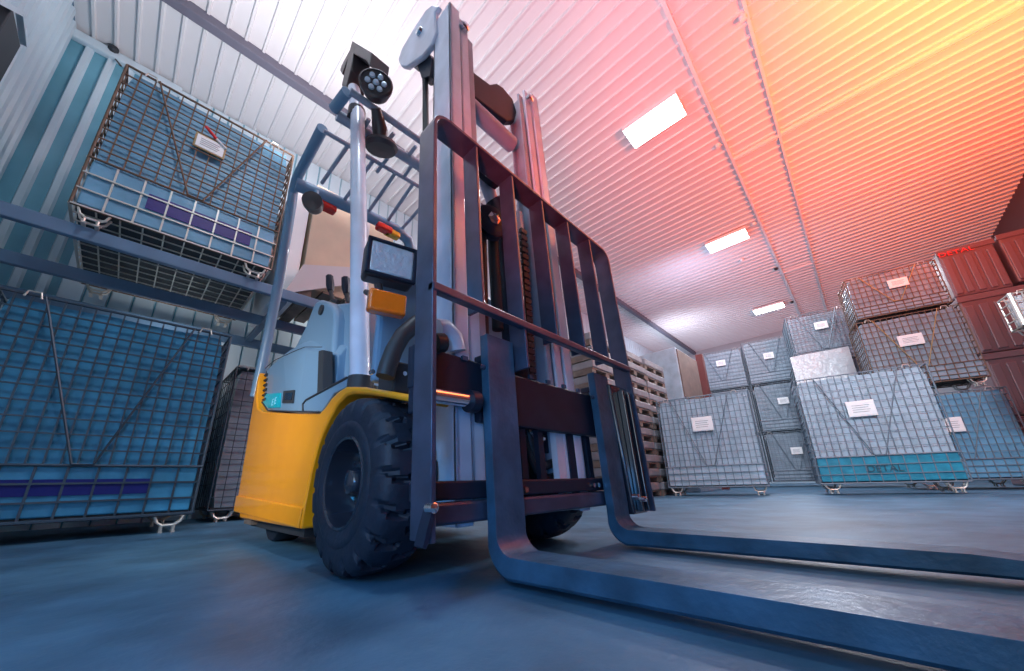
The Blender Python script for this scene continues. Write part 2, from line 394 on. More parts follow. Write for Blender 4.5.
# --- right and far stacks (rotated block)
TH = math.radians(10.43); dv = Vector((math.cos(TH), math.sin(TH), 0)); nv = Vector((-math.sin(TH), math.cos(TH), 0))
def far(label, D, s0, s1, z0, z1, depth=1.3, **k):
    p = dv*(s0+s1)/2 + nv*D
    kw = dict(group='wire mesh crates', gx=.10, gz=.135, r=.0055, lm='linerd', low='linerd', wm='wiref', plate=(.5,.62), platesize=(.26,.18))
    kw.update(k)
    return cage('mesh_crate', label, (p.x, p.y, 0), TH, s1-s0, depth, z0, z1, **kw)
far('big pale crate with DETAL lettering on its turquoise base, front right', 8.75, .92, 2.74, .19, 2.10, depth=.62, lm='linerg', low='linert', plate=(.46,.66), platesize=(.34,.24), fold=.235, r=.005,
    txt=('DETAL', .16, 'ink', -.02, .42, .95), lowgx=.17)
far('pale mesh crate standing alone beside the pallet piles, large white label', 8.75, -1.66, .15, .17, 2.06, depth=.7, lm='linerg', low='linerg', plate=(.48,.68), platesize=(.36,.26), fold=.22, r=.005)
far('top crate of the far column left of the corner stacks, small label', 15.0, -1.08, .34, 3.42, 4.85, plate=(.5,.68), feet=False)
far('top crate of the three-high far column, lit by the farthest lamp', 15.0, .38, 1.82, 3.44, 4.98, plate=(.5,.6), feet=False, lm='linerd')
far('middle crate of the three-high far column', 15.0, .40, 1.82, 1.78, 3.38, plate=(.55,.6), feet=False)
far('bottom crate of the three-high far column', 15.0, .42, 1.82, .16, 1.72, plate=(.55,.6), feet=False)
far('lower crate of the hidden column beneath the left far crate', 15.0, -1.08, .34, 1.76, 3.36, plate=None, feet=False)
far('floor crate of the hidden column behind the pale lone crate', 15.0, -1.08, .34, .16, 1.70, plate=None, feet=False)
far('slate crate with label, upper one left of the reddish stack', 13.0, 1.58, 3.04, 3.42, 4.90, plate=(.52,.7), feet=False)
far('middle crate draped with clear film behind the DETAL crate', 12.9, 1.46, 2.98, 1.98, 3.38, plate=(.5,.55), feet=False, lm='linerd')
o = MB(); p0 = dv*1.42 + nv*12.80; p1 = dv*2.72 + nv*12.80
o.hexa([p0+Vector((0,0,2.62)), p1+Vector((0,0,2.62)), p1+nv*.05+Vector((0,0,2.62)), p0+nv*.05+Vector((0,0,2.62)), p0+Vector((0,0,3.62)), p1+Vector((0,0,3.66)), p1+nv*.05+Vector((0,0,3.66)), p0+nv*.05+Vector((0,0,3.62))])
o = o.build('plastic_film', M['film'], origin=tuple(p0)); tag(o, 'milky plastic film draped on the crate behind the DETAL crate', 'plastic film')
far('bottom crate of the column under the film-draped crate', 12.9, 1.46, 2.98, .16, 1.92, plate=None, feet=False)
far('mesh crate with rust-gold rods in the middle of the right stack', 10.6, 2.50, 4.08, 2.06, 3.58, plate=(.46,.62), platesize=(.34,.2), depth=.8, wm='wirer', rodm='brass', lm='linerd', feet=True)
far('topmost reddish crate of the right stack, under the ceiling', 10.65, 2.56, 4.03, 3.68, 4.68, plate=(.56,.66), platesize=(.28,.16), depth=.8, wm='wirer', rodm='brass', lm='linerd', feet=False, fold=.25)
far('teal-lined crate at the foot of the right stack behind the DETAL crate', 10.6, 2.62, 4.20, .18, 1.83, lm='linerb', low='linerb', plate=(.46,.62), platesize=(.24,.24))
# dark plastic containers at the right
def container(label, D, s0, s1, z0, z1, rib=5, txt=None, depth=1.0, m='redpl', group='ribbed plastic containers'):
    p = dv*(s0+s1)/2 + nv*D; w = s1-s0
    t = thing('plastic_container', (p.x, p.y, z0), label, 'container', group, TH, local=True)
    h = z1-z0
    MB().box((-w/2, 0, 0), (w/2, depth, h)).build('shell', M[m], t, bevel=.04)
    mb = MB()
    for i in range(rib):
        X = -w/2 + w*(i+.5)/rib; mb.box((X-w/rib*.33, -.03, .06), (X+w/rib*.33, .01, h*.82))
    mb.build('rib', M[m], t, bevel=.015)
    MB().box((-w/2-.02, -.035, h*.9), (w/2+.02, .02, h)).build('rim', M[m], t, bevel=.01)
    if txt: text(txt, .15, M['redprint'], t, (-w*.18, -.04, h*.90), (HALF,0,0), 'lettering', sx=1.3)
    return t
container('topmost ribbed plastic container with small red lettering, right of the reddish crate', 12.0, 4.62, 5.50, 4.18, 5.40, txt='DETAL')
container('upper ribbed container cut by the right picture edge', 12.0, 5.58, 6.45, 4.25, 5.45)
for z, lb in ((2.79, 'ribbed dark red container directly below the red-lettered one'), (1.395, 'ribbed dark red container, third from the top of its column'), (0., 'ribbed dark red container at the foot of its column')):
    container(lb, 12.0, 4.62, 5.75, z, z+1.375)
# bright crate end at the right edge
p = dv*4.06 + nv*8.0
t = cage('mesh_crate', 'bright white-blue crate end cut by the right edge, hanging over the dark containers', (p.x-.02, p.y, 0), TH, .92, .3, 2.30, 2.80, 'wire mesh crates', fold=0, rods=False, gx=.12, gz=.14, r=.006, wm='wirel', lm='film', feet=True)
MB().tube([(-.47,-.03,.0+2.3), (-.47,-.03,2.8)], .03, 8).build('corner_post', M['wirel'], t)
# stack that carries that crate
p = dv*4.08 + nv*8.0
t = thing('steel_rack', (p.x, p.y, 0), 'dark red steel stand under the bright crate at the right edge', 'rack', rz=TH, local=True)
for sx in (.10,.42):
    for yy in (.06,.26): MB().box((sx-.03, yy-.03, 0), (sx+.03, yy+.03, 2.06)).build('post', M['redpl'], t)
MB().box((-.45, .05, 2.06), (.5, .32, 2.125)).build('shelf', M['redpl'], t)

# --- pale box with brown side, above the pallets
t = thing('wrapped_case', (-3.85, 11.1, 2.3), 'tall film-wrapped case with brown side panel behind the pallet piles', 'case')
MB().box((-4.9, 10.3, 2.45), (-3.22, 12.1, 3.95)).build('case_body', M['linerg'], t, bevel=.02)
MB().box((-3.22, 10.36, 2.5), (-3.19, 12.05, 3.90)).build('side_panel', M['brown'], t)
o = MB().box((-4.9, 10.3, 0), (-3.2, 12.2, 2.44)).build('wrapped_case', M['linerd'], bevel=.02, origin=(-4.05,11.2,0)); tag(o, 'dark wrapped case on the floor carrying the brown-sided case', 'case')
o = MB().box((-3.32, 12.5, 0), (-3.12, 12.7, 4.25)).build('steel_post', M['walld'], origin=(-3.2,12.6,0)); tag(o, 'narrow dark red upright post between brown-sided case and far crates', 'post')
# --- pallet piles
def pallet_unit(x0, x1, y0, y1, z, label):
    t = thing('wrapped_pallet', ((x0+x1)/2, (y0+y1)/2, z), label, 'pallet', 'pallets in the piles behind the mast')
    L = y1-y0; mb = MB()
    for k in range(3): mb.box((x0, y0+k*(L-.1)/2, z), (x1, y0+.1+k*(L-.1)/2, z+.02))
    mb.build('bottom_board', M['wood'], t)
    for k in range(3): MB().box((x0+.01, y0+k*(L-.14)/2, z+.02), (x1-.005, y0+.14+k*(L-.14)/2, z+.10)).build('bearer', M['wood'], t)
    mb = MB(); mb.box((x0, y0, z+.10), (x1, y1, z+.125)); mb.build('deck', M['wood'], t)
    MB().box((x0+.01, y0+.01, z+.127), (x1+.012, y1-.01, z+.285)).build('wrapped_load', M['packg'], t, bevel=.02)
rows = ['nearest pile', 'middle pile', 'farthest pile']
ords = ['bottom', 'second', 'third', 'fourth', 'fifth', 'sixth', 'seventh', 'eighth', 'ninth', 'tenth', 'eleventh']
for c in range(3):
    for k in range(11 if c != 0 else 11):
        j = random.uniform(-.03, .03)
        pallet_unit(-4.4+j, -3.4+j, 5.95+c*1.23, 7.14+c*1.23, .0+k*.293, 'grey-wrapped pallet, %s from the floor in the %s behind the mast' % (ords[k], rows[c]))

# ================================================================= FORKLIFT
YC = 1.43
FK = thing('forklift', (-2.3, YC, 0), 'yellow and grey forklift with raised mast and black forks lowered near the floor', 'forklift')
# ---- body
prof = [(-3.70,.155),(-3.905,.32),(-3.955,.81),(-4.02,1.24),(-4.0,1.44),(-3.965,1.33),(-3.91,1.17),(-3.80,1.06),(-3.60,.995),(-3.375,.958),(-2.80,.862),(-2.238,.778),
        (-2.16,.80),(-2.079,.84),(-1.99,.862),(-1.889,.87),(-1.676,.825),(-1.458,.765),(-1.241,.705),(-1.241,.675),(-1.46,.735),(-1.667,.785),(-1.80,.815),(-1.89,.82),(-1.99,.79),(-2.074,.727),
        (-2.15,.66),(-2.20,.59),(-2.25,.468),(-2.29,.264),(-2.285,.20),(-2.15,.15)]
prof[-2:] = [(-2.29,.155)]
body = MB()
body.prism(prof, .74, .93); body.prism(prof, 1.93, 2.12)
body.build('side_panel', M['yellow'], FK, bevel=.012, smooth=True)
core = [(-3.70,.155),(-3.905,.32),(-3.955,.81),(-4.02,1.24),(-3.985,1.40),(-3.93,1.33),(-3.87,1.156),(-3.70,1.03),(-3.375,.969),(-2.80,.87),(-2.34,.79),(-2.34,.155)]
MB().prism(core, .93, 1.93).build('counterweight', M['yellow'], FK, smooth=True)
cr = MB()   # crease moulding on the lower flank
cr.hexa([(-3.90,.728,.20),(-2.30,.728,.16),(-2.30,.745,.16),(-3.90,.745,.20),(-3.915,.728,.325),(-2.295,.732,.265),(-2.295,.745,.265),(-3.915,.745,.325)])
cr.build('lower_moulding', M['yellow'], FK, bevel=.01)
MB().box((-3.6,.80,.10),(-2.4,2.05,.16)).build('underframe', M['dark'], FK)
MB().box((-3.64,.76,.118),(-3.42,.84,.156)).build('jacking_pad', M['wood'], FK)
# chassis between wheels
MB().box((-2.34,.99,.22),(-1.48,1.88,.80)).build('chassis', M['dark'], FK, bevel=.02)
MB().tube([(-1.70,.95,.386),(-1.70,1.93,.386)], .10, 16).build('axle', M['dark'], FK, smooth=True)
# ---- hood (grey side cover with rounded front)
def hood():
    # plan outline swept vertically with varying height, front corner rounded
    mb = MB()
    top = [(-4.02,1.55),(-3.818,1.60),(-3.50,1.585),(-3.158,1.553),(-3.03,1.53),(-2.904,1.497),(-2.70,1.425),(-2.514,1.36),(-2.44,1.33)]
    low = [(-3.90,1.16),(-3.71,1.03),(-3.375,.972),(-3.10,.925),(-3.0,.907),(-2.90,.89),(-2.674,.855),(-2.50,.825),(-2.40,.81)]
    cols = []
    for i, ((xt, zt), (xb, zb)) in enumerate(zip(top, low)):
        ring = []
        for s_ in range(2):
            pass
        y0 = .80 + (0.0 if i < 4 else [0,0,0,0,.0,.012,.03,.05,.08][i])
        ring = [(xb, y0, zb), (xb + (xt-xb)*.85, y0, zb+(zt-zb)*.80), (xt-(xt-xb)*.03, y0+.015, zt-.10), (xt, y0+.05, zt-.03), (xt, y0+.14, zt), (xt, 2.06-.14, zt), (xt, 2.06-.05, zt-.03), (xb+(xt-xb)*.85, 2.06, zb+(zt-zb)*.8), (xb, 2.06, zb)]
        cols.append(ring)
    n = len(cols[0]); vs = [p for c in cols for p in c]; fs = []
    for i in range(len(cols)-1):
        for k in range(n-1): fs.append((i*n+k, i*n+k+1, (i+1)*n+k+1, (i+1)*n+k))
        fs.append((i*n+n-1, i*n, (i+1)*n, (i+1)*n+n-1))
    fs += [tuple(range(n)), tuple((len(cols)-1)*n+k for k in range(n-1,-1,-1))]
    mb.add(vs, fs); return mb
hd = hood().build('hood', M['grey'], FK, bevel=.008, smooth=True)
mb = MB()      # trim line under the lid edge
a = [pt(u,v,y=.792) for u,v in ((262,371),(275,360),(297,350),(305,347),(322,347))]
mb.tube(a, .003, 6); mb.build('lid_seam', M['dark'], hd)
mb = MB()
for k in range(6):
    u, v = 262.5, 378+k*4.6; p = pt(u-1.2, v, y=.793); q = pt(u+4.5-k*.2, v-3.5+k*.3, y=.793); mb.tube([p, q], .013, 6)
mb.build('vent_slats', M['dark'], hd)
def quad(name, pts, y, m, parent, dep=.006):
    P_ = [pt(u,v,y=y) for u,v in pts]
    return MB().prism([(p.x,p.z) for p in P_], y-dep, y+dep).build(name, m, parent)
quad('charge_port', [(284,391),(294.5,390),(293,403),(282.5,403)], .795, M['dark'], hd, .004)
quad('port_recess', [(286,393),(293,392.5),(291.5,400),(284.5,400)], .790, M['rim'], hd, .003)
st = quad('sticker', [(266,394),(281,393),(280,407.5),(268,408),(262.5,403)], .795, M['teal'], hd, .003)
sp = pt(273.8, 402, y=.790)
text('E E', .085, M['tealt'], hd, Vector((sp.x, sp.y, sp.z))-Vector((-2.3,YC,0)), (HALF,0,0), 'sticker_lettering', sx=1.2)
quad('door_slot', [(323.2,352),(328,351),(327.5,391),(322,393)], .812, M['dark'], hd, .03)
# seam between body and hood
a = [pt(u,v,y=.737) for u,v in ((262,402),(268,410.5),(290,411.3),(319,412.2))]
MB().tube(a, .006, 6).build('body_seam', M['dark'], FK)
# step / battery side rail
prf = [(p.x,p.z) for p in [pt(u,v,y=.77) for u,v in ((303,411.5),(303,404),(306,400),(347,377.5),(352,381),(350,386),(334,394),(322,412))]]
MB().prism(prf, .765, 1.0).build('step_panel', M['grey'], FK, bevel=.008)
a = [pt(u,v,y=.762) for u,v in ((303,411),(303,404),(306,400),(326,389),(347,377.5))]
MB().tube(a, .007, 6).build('step_edge', M['dark'], FK)
# seat console (tall grey-blue shroud)
prf = [(p.x,p.z) for p in [pt(u,v,y=.86) for u,v in ((292,352),(305,327),(313,306),(316,301),(320,299),(325,300.5),(330,303.5),(334,309),(335,318),(330,395),(318,400),(292,400))]]
c_ = MB().prism(prf, .86, 1.25).build('seat_shroud', M['grey'], FK, bevel=.03, smooth=True, seg=3)
a = pt(321.5,310,y=.855); MB().lathe([(.042,-.01),(.042,.012)], a, (0,1,0), 16).build('shroud_hole', M['dark'], c_)
prf = [(p.x,p.z) for p in [pt(u,v,y=.92) for u,v in ((330,303.5),(352,301),(366,302),(366,384),(326,400))]]
MB().prism(prf, .93, 2.0).build('console', M['grey'], FK, bevel=.02, smooth=True)
# levers
for (u,v,u2,v2) in ((331,294,329.5,277),(347,297,345.5,279)):
    b0 = pt(u,v,y=1.05); b1 = pt(u2,v2,y=1.05)
    lv = MB().tube([pt(u+7,v+8,y=1.05), pt(u+2,v+6,y=1.05), b0, b0.lerp(b1,.45)], .020, 8).build('lever', M['hose'], FK, smooth=True)
    MB().tube([b0.lerp(b1,.15), b0.lerp(b1,.5), b1], [.026,.040,.036], 8).build('lever_knob', M['black'], lv, smooth=True)
# front cowl
MB().box((-1.72,.78,.86),(-1.66,1.98,1.62)).build('cowl', M['grey'], FK, bevel=.02)
MB().box((-1.66,.80,.78),(-1.50,.99,.93)).build('cowl_recess', M['dark'], FK, bevel=.01)
for u,v in ((372,372),(389,374),(404,374)):
    MB().lathe([(.011,-.01),(.011,.01)], pt(u,v,x=-1.50), (1,.0,0), 10).build('cowl_bolt', M['chrome'], FK)
p = [pt(u,v,x=-1.45) for u,v in ((385,377),(388,366),(394,350),(402,336),(414,325),(425,318))]
MB().tube(p, .040, 12).build('hose', M['hose'], FK, smooth=True)
# ---- wheels
WR = .386
def tyre(cy, sgn):
    mb = MB(); N = 432
    prof = [(.195,.03,0),(.200,.006,0),(.215,.0,0),(.245,-.006,0),(.262,-.004,0),(.270,.002,0),(.300,.0,.0),(.320,.002,.25),(.345,.006,.8),(.365,.016,1),(.378,.035,1),(.384,.065,1),(.386,.10,1),(.386,.128,1),(.386,.134,1),(.386,.168,1),(.384,.205,1),(.378,.235,1),(.365,.254,1),(.345,.264,.8),(.30,.27,0),(.195,.25,0)]
    n = len(prof); vs = []; fs = []
    for i in range(N):
        a = 2*math.pi*i/N
        for j, (r, y, g) in enumerate(prof):
            r2 = r
            if g:
                half = y < .131
                tt = min(1, abs(y-.131)/.12)
                ph = (a/(2*math.pi)*18 + (0 if half else .5) + .16*math.sin(tt*4.5)) % 1
                w = .16+.10*tt
                if ph < w: r2 = r - .030*g*min(1, 4*min(ph, w-ph)/w + .25)
            vs.append((-1.70+r2*math.cos(a), cy+sgn*y, WR+r2*math.sin(a)))
    for i in range(N):
        for j in range(n-1):
            fs.append((i*n+j, i*n+j+1, ((i+1)%N)*n+j+1, ((i+1)%N)*n+j))
    mb.add(vs, fs); return mb
for cy, sg in ((.69, 1), (2.16, -1)):
    ty = tyre(cy, sg).build('wheel', M['rubber'], FK, smooth=True)
    c = (-1.70, cy, WR)
    MB().lathe([(.205,.030),(.204,.004),(.196,-.002),(.187,.004),(.182,.03),(.172,.10),(.155,.125),(.10,.120),(.088,.10),(.082,.07),(.0,.068)], c, (0,sg,0), 56, cap=False).build('rim', M['rim'], ty, smooth=True)
    for k in range(6):
        a = 2*math.pi*k/6+.3; MB().lathe([(.013,-.03),(.013,.03)], (-1.70+.122*math.cos(a), cy+sg*.12, WR+.122*math.sin(a)), (0,sg,0), 6).build('wheel_nut', M['rim'], ty)
    MB().lathe([(.066,.09),(.064,.05),(.052,.032),(.026,.024),(.0,.023)], (-1.70, cy, WR), (0,sg,0), 24).build('hub_cap', M['rim'], ty, smooth=True)
    MB().lathe([(.19,0),(.19,.1)], (-1.70, cy+sg*.15, WR), (0,sg,0), 24).build('inner_disc', M['dark'], ty)
# rear wheels, small, mostly hidden
for cy in (.86, 1.78):
    MB().lathe([(.16,0),(.215,.012),(.225,.03),(.225,.17),(.215,.188),(.16,.2)], (-3.30, cy, .225), (0,1,0), 40).build('rear_wheel', M['rubber'], FK, smooth=True)
# ---- overhead guard
gz = 3.3
Rn = pt(296,181,z=gz); An = pt(322.5,128,z=gz)
yN = .68
rear_b = pt(265,352,y=.77); 
post_r = [Vector((rear_b.x-.05, rear_b.y, rear_b.z-.45)), rear_b, pt(280,276,y=.74), pt(291.5,205,y=.70), pt(293,193,y=.69), pt(296,181,y=.675), pt(299,174,y=.67), pt(322.5,128.5,y=.645)]
MB().tube(post_r, .046, 14).build('guard_post', M['grey'], FK, smooth=True)
fb = pt(361,381,y=.82); ft = pt(357.5,112,y=.79)
f_post = MB().tube([fb-Vector((0,0,.05)), fb.lerp(ft,.5), ft, pt(354,90,y=.80)], [.054,.054,.056,.054], 16).build('guard_post', M['mast'], FK, smooth=True)
MB().tube([fb-Vector((0,0,.06)), fb+Vector((0,0,.02))], .068, 16).build('post_base', M['dark'], f_post, smooth=True)
mb = MB(); cc = pt(356.5,115,y=.79); mb.tube([cc-Vector((0,0,.05)), cc+Vector((0,0,.05))], .070, 14); mb.build('clamp', M['housing'], f_post, smooth=True)
zr = gz
rfar = pt(408,237,z=zr)
rearbar = [pt(296,184,z=zr-.02), pt(352,208,z=zr-.02), pt(395,229,z=zr-.03), pt(408,240,z=zr-.08), pt(412,256,x=rfar.x), pt(413,300,x=rfar.x), pt(413,360,x=rfar.x)]
MB().tube(rearbar, .066, 12).build('rear_crossbar', M['grey'], FK, smooth=True)
mid0 = pt(324,131,z=zr); mid1 = pt(430,193,z=zr)
MB().tube([mid0, mid1], .020, 8).build('roof_bar', M['mastd'], FK)
for u,v,u2,v2 in ((347,147,322,183),(373,161,345,199),(395,173.5,369,211),(414,182.5,387,222),(430,197,400,231)):
    MB().tube([pt(u,v,z=zr), pt(u2,v2,z=zr)], .018, 8).build('roof_bar', M['mastd'], FK)
fr0 = pt(337,115,z=zr+.02); fr1 = pt(440,178,z=zr+.02)
MB().tube([fr0, fr1], .046, 12).build('roof_front_bar', M['mastd'], FK, smooth=True)
MB().tube([pt(334,109,z=zr+.03), pt(347,92,z=zr+.03)], .043, 12).build('roof_side_tube', M['grey'], FK, smooth=True)
up0 = pt(350,91,z=zr+.05); up1 = pt(440,155,z=zr+.05)
MB().tube([up0, up1], .028, 10).build('roof_upper_bar', M['mastd'], FK, smooth=True)
for u,v,u2,v2 in ((369,119,364,128),(394,133,387,142),(416,146,409,155)):
    MB().tube([pt(u,v,z=zr+.045), pt(u2,v2,z=zr+.02)], .018, 8).build('roof_bar', M['mastd'], FK)
for u,v,u2,v2 in ((388,158,377,172),(413,164,404,177)):
    MB().tube([pt(u,v,z=zr), pt(u2,v2,z=zr)], .016, 8).build('roof_bar', M['mastd'], FK)
# far front post
MB().tube([pt(440,300,x=-2.0), pt(438,180,x=-2.30)], .06, 12).build('guard_post', M['mast'], FK, smooth=True)
# tail lamps and work lamp under the rear bar
for (u,v,m_) in ((327,206.5,'red'),(384,228,'red'),(392,233,'amber')):
    p = pt(u,v,z=zr-.10); MB().box((p.x-.05,p.y-.09,p.z-.05),(p.x+.05,p.y+.09,p.z+.03)).build('tail_light', M[m_], FK, bevel=.02)
p = pt(313,203,x=-3.3)
wl = MB().lathe([(.03,-.10),(.08,-.08),(.092,.0),(.088,.06),(.04,.07)], p, (.75,-.35,-.25), 20).build('work_lamp', M['housing'], FK, smooth=True)
MB().tube([p, pt(317,191,x=-3.3)], .02, 8).build('lamp_stalk', M['grey'], wl)
# headlight
def lampbox(name, uvc, x, w, h, d, m_lens, rz, ry):
    p = pt(*uvc, x=x); t_ = Matrix.Translation(p) @ Matrix.Rotation(rz,4,'Z') @ Matrix.Rotation(ry,4,'Y')
    o = MB(lambda v: t_ @ v).box((-d,-w/2,-h/2),(0,w/2,h/2)).build(name, M['housing'] if name=='headlight' else M['black'], FK, bevel=.02, smooth=True, seg=3)
    e = .014 if name == 'headlight' else -.006
    MB(lambda v: t_ @ v).box((-.005 if e > 0 else -.045,-w/2+e,-h/2+e),(.02,w/2-e,h/2-e)).build('lens', m_lens, o, bevel=.012, smooth=True)
    return o, t_
hl, T_ = lampbox('headlight', (391.5,262), -1.50, .245, .195, .11, M['glass'], math.radians(-14), math.radians(4))
mb = MB(lambda v: T_ @ v)
for s0 in ((-.1225,-.105),(.105,.1225)): mb.box((0,s0[0],-.0975),(.026,s0[1],.0975))
for s0 in ((-.0975,-.082),(.082,.0975)): mb.box((0,-.1225,s0[0]),(.026,.1225,s0[1]))
mb.build('bezel', M['black'], hl, bevel=.004)
MB().tube([pt(378,284,x=-1.55), pt(380,296,x=-1.55)], .02, 8).build('bracket', M['housing'], hl)
ts, T2 = lampbox('turn_signal', (387.5,303), -1.50, .165, .10, .07, M['orange'], math.radians(-14), math.radians(3))
MB().tube([pt(366,292,x=-1.62), pt(374,296,x=-1.55)], .015, 8).build('bracket', M['housing'], ts)
# lamps on top of the post
p = pt(376,83,y=.80); wl = MB().lathe([(.03,-.12),(.095,-.10),(.125,-.03),(.13,.0),(.115,.012),(.11,.0),(.0,.0)], p, (.80,-.42,-.15), 28).build('work_lamp', M['housing'], FK, smooth=True)
mb = MB()
ax = Vector((.80,-.42,-.15)).normalized(); a_ = ax.cross(Vector((0,0,1))).normalized(); b_ = ax.cross(a_)
for k in range(6):
    w = 2*math.pi*k/6; c = p + ax*.006 + (a_*math.cos(w)+b_*math.sin(w))*.062; mb.lathe([(.024,0),(.020,.012),(.0,.014)], c, ax, 12)
mb.lathe([(.026,0),(.02,.012),(0,.014)], p+ax*.006, ax, 12)
mb.build('led', M['glass'], wl, smooth=True)
# square bracket above that lamp
q = [pt(u,v,y=.84) for u,v in ((362,49),(383,62),(381,75),(378,70),(364,62),(361,78),(357,94),(352,93),(355,79))]
MB().prism([(p_.x,p_.z) for p_ in q], .74, .90).build('lamp_bracket', M['housing'], FK, bevel=.006)
q = [pt(u,v,y=.84) for u,v in ((358,56),(349,72),(348,76),(350,80),(356,64))]
MB().prism([(p_.x,p_.z) for p_ in q], .76, .88).build('bracket_plate', M['housing'], FK)
# rotating lamp hanging below the upper bar
p = pt(381,147,z=zr-.15)
wl = MB().lathe([(.0,.06),(.07,.055),(.13,.03),(.14,.0),(.12,-.03),(.0,-.04)], p, (.25,-.2,1), 24).build('work_lamp', M['housing'], FK, smooth=True)
MB().tube([p, pt(380,130,z=zr-.03), pt(376,108,z=zr+.04)], [.05,.065,.04], 12).build('lamp_stalk', M['housing'], wl, smooth=True)

# ---- mast (leans back)
LEAN = .052
def mt(v): return Vector((v.x - LEAN*v.z, v.y, v.z))
def channel(mb, y0, y1, x0, x1, z0, z1, flip=False, t=.022):
    # C-section rail: web on the outside, flanges front and back
    yo = y0 if not flip else y1
    w0, w1 = (y0, y0+t) if not flip else (y1-t, y1)
    mb.box((x0, w0, z0), (x1, w1, z1)); mb.box((x0, y0, z0), (x0+t, y1, z1)); mb.box((x1-t, y0, z0), (x1, y1, z1))
XF = -1.19; XB = -1.385
for side in (0, 1):
    f = bool(side); nm = 'mast_rail'
    def Y(a, b): return (a, b) if not f else (2*YC-b, 2*YC-a)
    mb = MB(mt); y0, y1 = Y(.95, 1.035); channel(mb, y0, y1, XB, XF, .20, 3.60, f); mr = mb.build('mast_rail', M['mast'], FK, bevel=.006)
    mb = MB(mt); y0, y1 = Y(1.045, 1.12); channel(mb, y0, y1, XB+.02, XF-.012, .24, 3.56, f, .02); mb.build('mast_rail', M['mast'], FK, bevel=.005)
    mb = MB(mt); y0, y1 = Y(1.125, 1.18); channel(mb, y0, y1, XB+.04, XF-.03, .28, 3.47, f, .018); mb.build('mast_rail', M['mastd'], FK, bevel=.005)
    # pin at the top
    yp = 1.0 if not f else 2*YC-1.0
    MB(mt).lathe([(.035,0),(.035,.03),(.02,.04)], (XF-.01, (1.075 if not f else 2*YC-1.075), 3.47), (1,0,0), 14).build('pin', M['chrome'], mr, smooth=True)
    # rounded side cheek behind the rail top
    yy = (.935, .975) if not f else (2*YC-.975, 2*YC-.935)
    if not f:
        q = [pt(u,v,y=.95) for u,v in ((441,8),(437,14),(438,34),(434,46),(424,58),(408,69),(403,68),(400,62),(404,50),(416,30),(428,12),(434,7))]
        ck = MB().prism([(p_.x,p_.z) for p_ in q], .93, .97).build('side_cheek', M['mast'], FK, bevel=.010, smooth=True)
        p = pt(420,32,y=.93); MB().lathe([(.035,.0),(.03,-.02),(.012,-.024)], p, (0,1,0), 14).build('cheek_bolt', M['chrome'], ck)
        q = [pt(u,v,y=1.0) for u,v in ((428,52),(434,60),(432,78),(424,80),(420,68),(412,66))]
        MB().prism([(p_.x,p_.z) for p_ in q], .98, 1.06).build('cheek_stay', M['black'], ck)
        MB().tube([pt(425,76,y=1.0), pt(425.5,90,y=1.0), pt(425.5,112,y=1.0), pt(426,160,y=1.0)], .022, 8).build('hose', M['hose'], FK, smooth=True)
# crossbars
def yz(pts, x): return [(pt(u,v,x=x).y, pt(u,v,x=x).z) for u,v in pts]
XM = -1.40
MB().prism(yz(((466,66),(490,84),(497,83),(503,87),(513,99),(517,112),(515,121),(507,121),(468,92)), -1.44), -1.50, -1.44, 'x').build('top_crossbar', M['black'], FK, bevel=.012)
MB().tube([pt(466,103,x=-1.45), pt(512,145,x=-1.45)], .060, 14).build('middle_crossbar', M['mastd'], FK, smooth=True)
MB(mt).box((-1.36,1.10,.52),(-1.30,1.76,.66)).build('lower_crossbar', M['black'], FK, bevel=.01)
MB(mt).box((-1.34,1.10,.22),(-1.24,1.76,.36)).build('bottom_crossbar', M['black'], FK, bevel=.01)
# lift cylinder, pulley, chain, hoses
MB().tube([pt(474,150,x=-1.38), pt(480,166,x=-1.38), pt(494,206,x=-1.38)], [.032,.045,.045], 14).build('lift_cylinder', M['mast'], FK, smooth=True)
cy = [pt(u,v,x=-1.36) for u,v in ((494,200),(501,214),(507,240),(512,290),(515,340),(517,400))]
MB().tube(cy, [.06,.075,.078,.078,.078,.078], 14).build('lift_cylinder', M['black'], FK, smooth=True)
cyl = [pt(u,v,x=-1.42) for u,v in ((516,215),(522,300),(527,400))]
MB().tube(cyl, .05, 14).build('lift_cylinder', M['mast'], FK, smooth=True)
p = pt(490.5,223,x=-1.29); pl = MB().lathe([(.085,-.03),(.105,-.025),(.09,-.01),(.09,.01),(.105,.025),(.085,.03),(.05,.034),(.0,.034)], p, (1,-.25,0), 28).build('pulley', M['black'], FK, smooth=True)
MB().lathe([(.042,.03),(.042,.05),(.02,.055)], p, (1,-.25,0), 6).build('pulley_nut', M['chrome'], pl)
MB().tube([pt(u,v,x=-1.33) for u,v in ((482,222),(482,250),(483,290),(484,335),(486,350))], .028, 10).build('hose', M['hose'], FK, smooth=True)
MB().tube([pt(u,v,x=-1.35) for u,v in ((493,237),(494,262),(496,290),(498,330))], .034, 10).build('hose', M['hose'], FK, smooth=True)
mb = MB()
for k in range(24):
    a = pt(523+ (k/23)*9.0, 232+k*6.3, x=-1.33); mb.box((a.x-.012,a.y-.028,a.z-.016),(a.x+.012,a.y+.028,a.z+.016))
a = pt(523,230,x=-1.335); b = pt(532,380,x=-1.335); mb.tube([a,b], .014, 6)
mb.build('lift_chain', M['chain'], FK)
p = [pt(u,v,x=-1.28) for u,v in ((476,166),(480,160),(487,160),(493,170),(498,172),(503,180),(500,186),(494,182),(487,176))]
MB().prism([(q.y,q.z) for q in p], -1.33, -1.25, 'x').build('hose_bracket', M['black'], FK, bevel=.008)
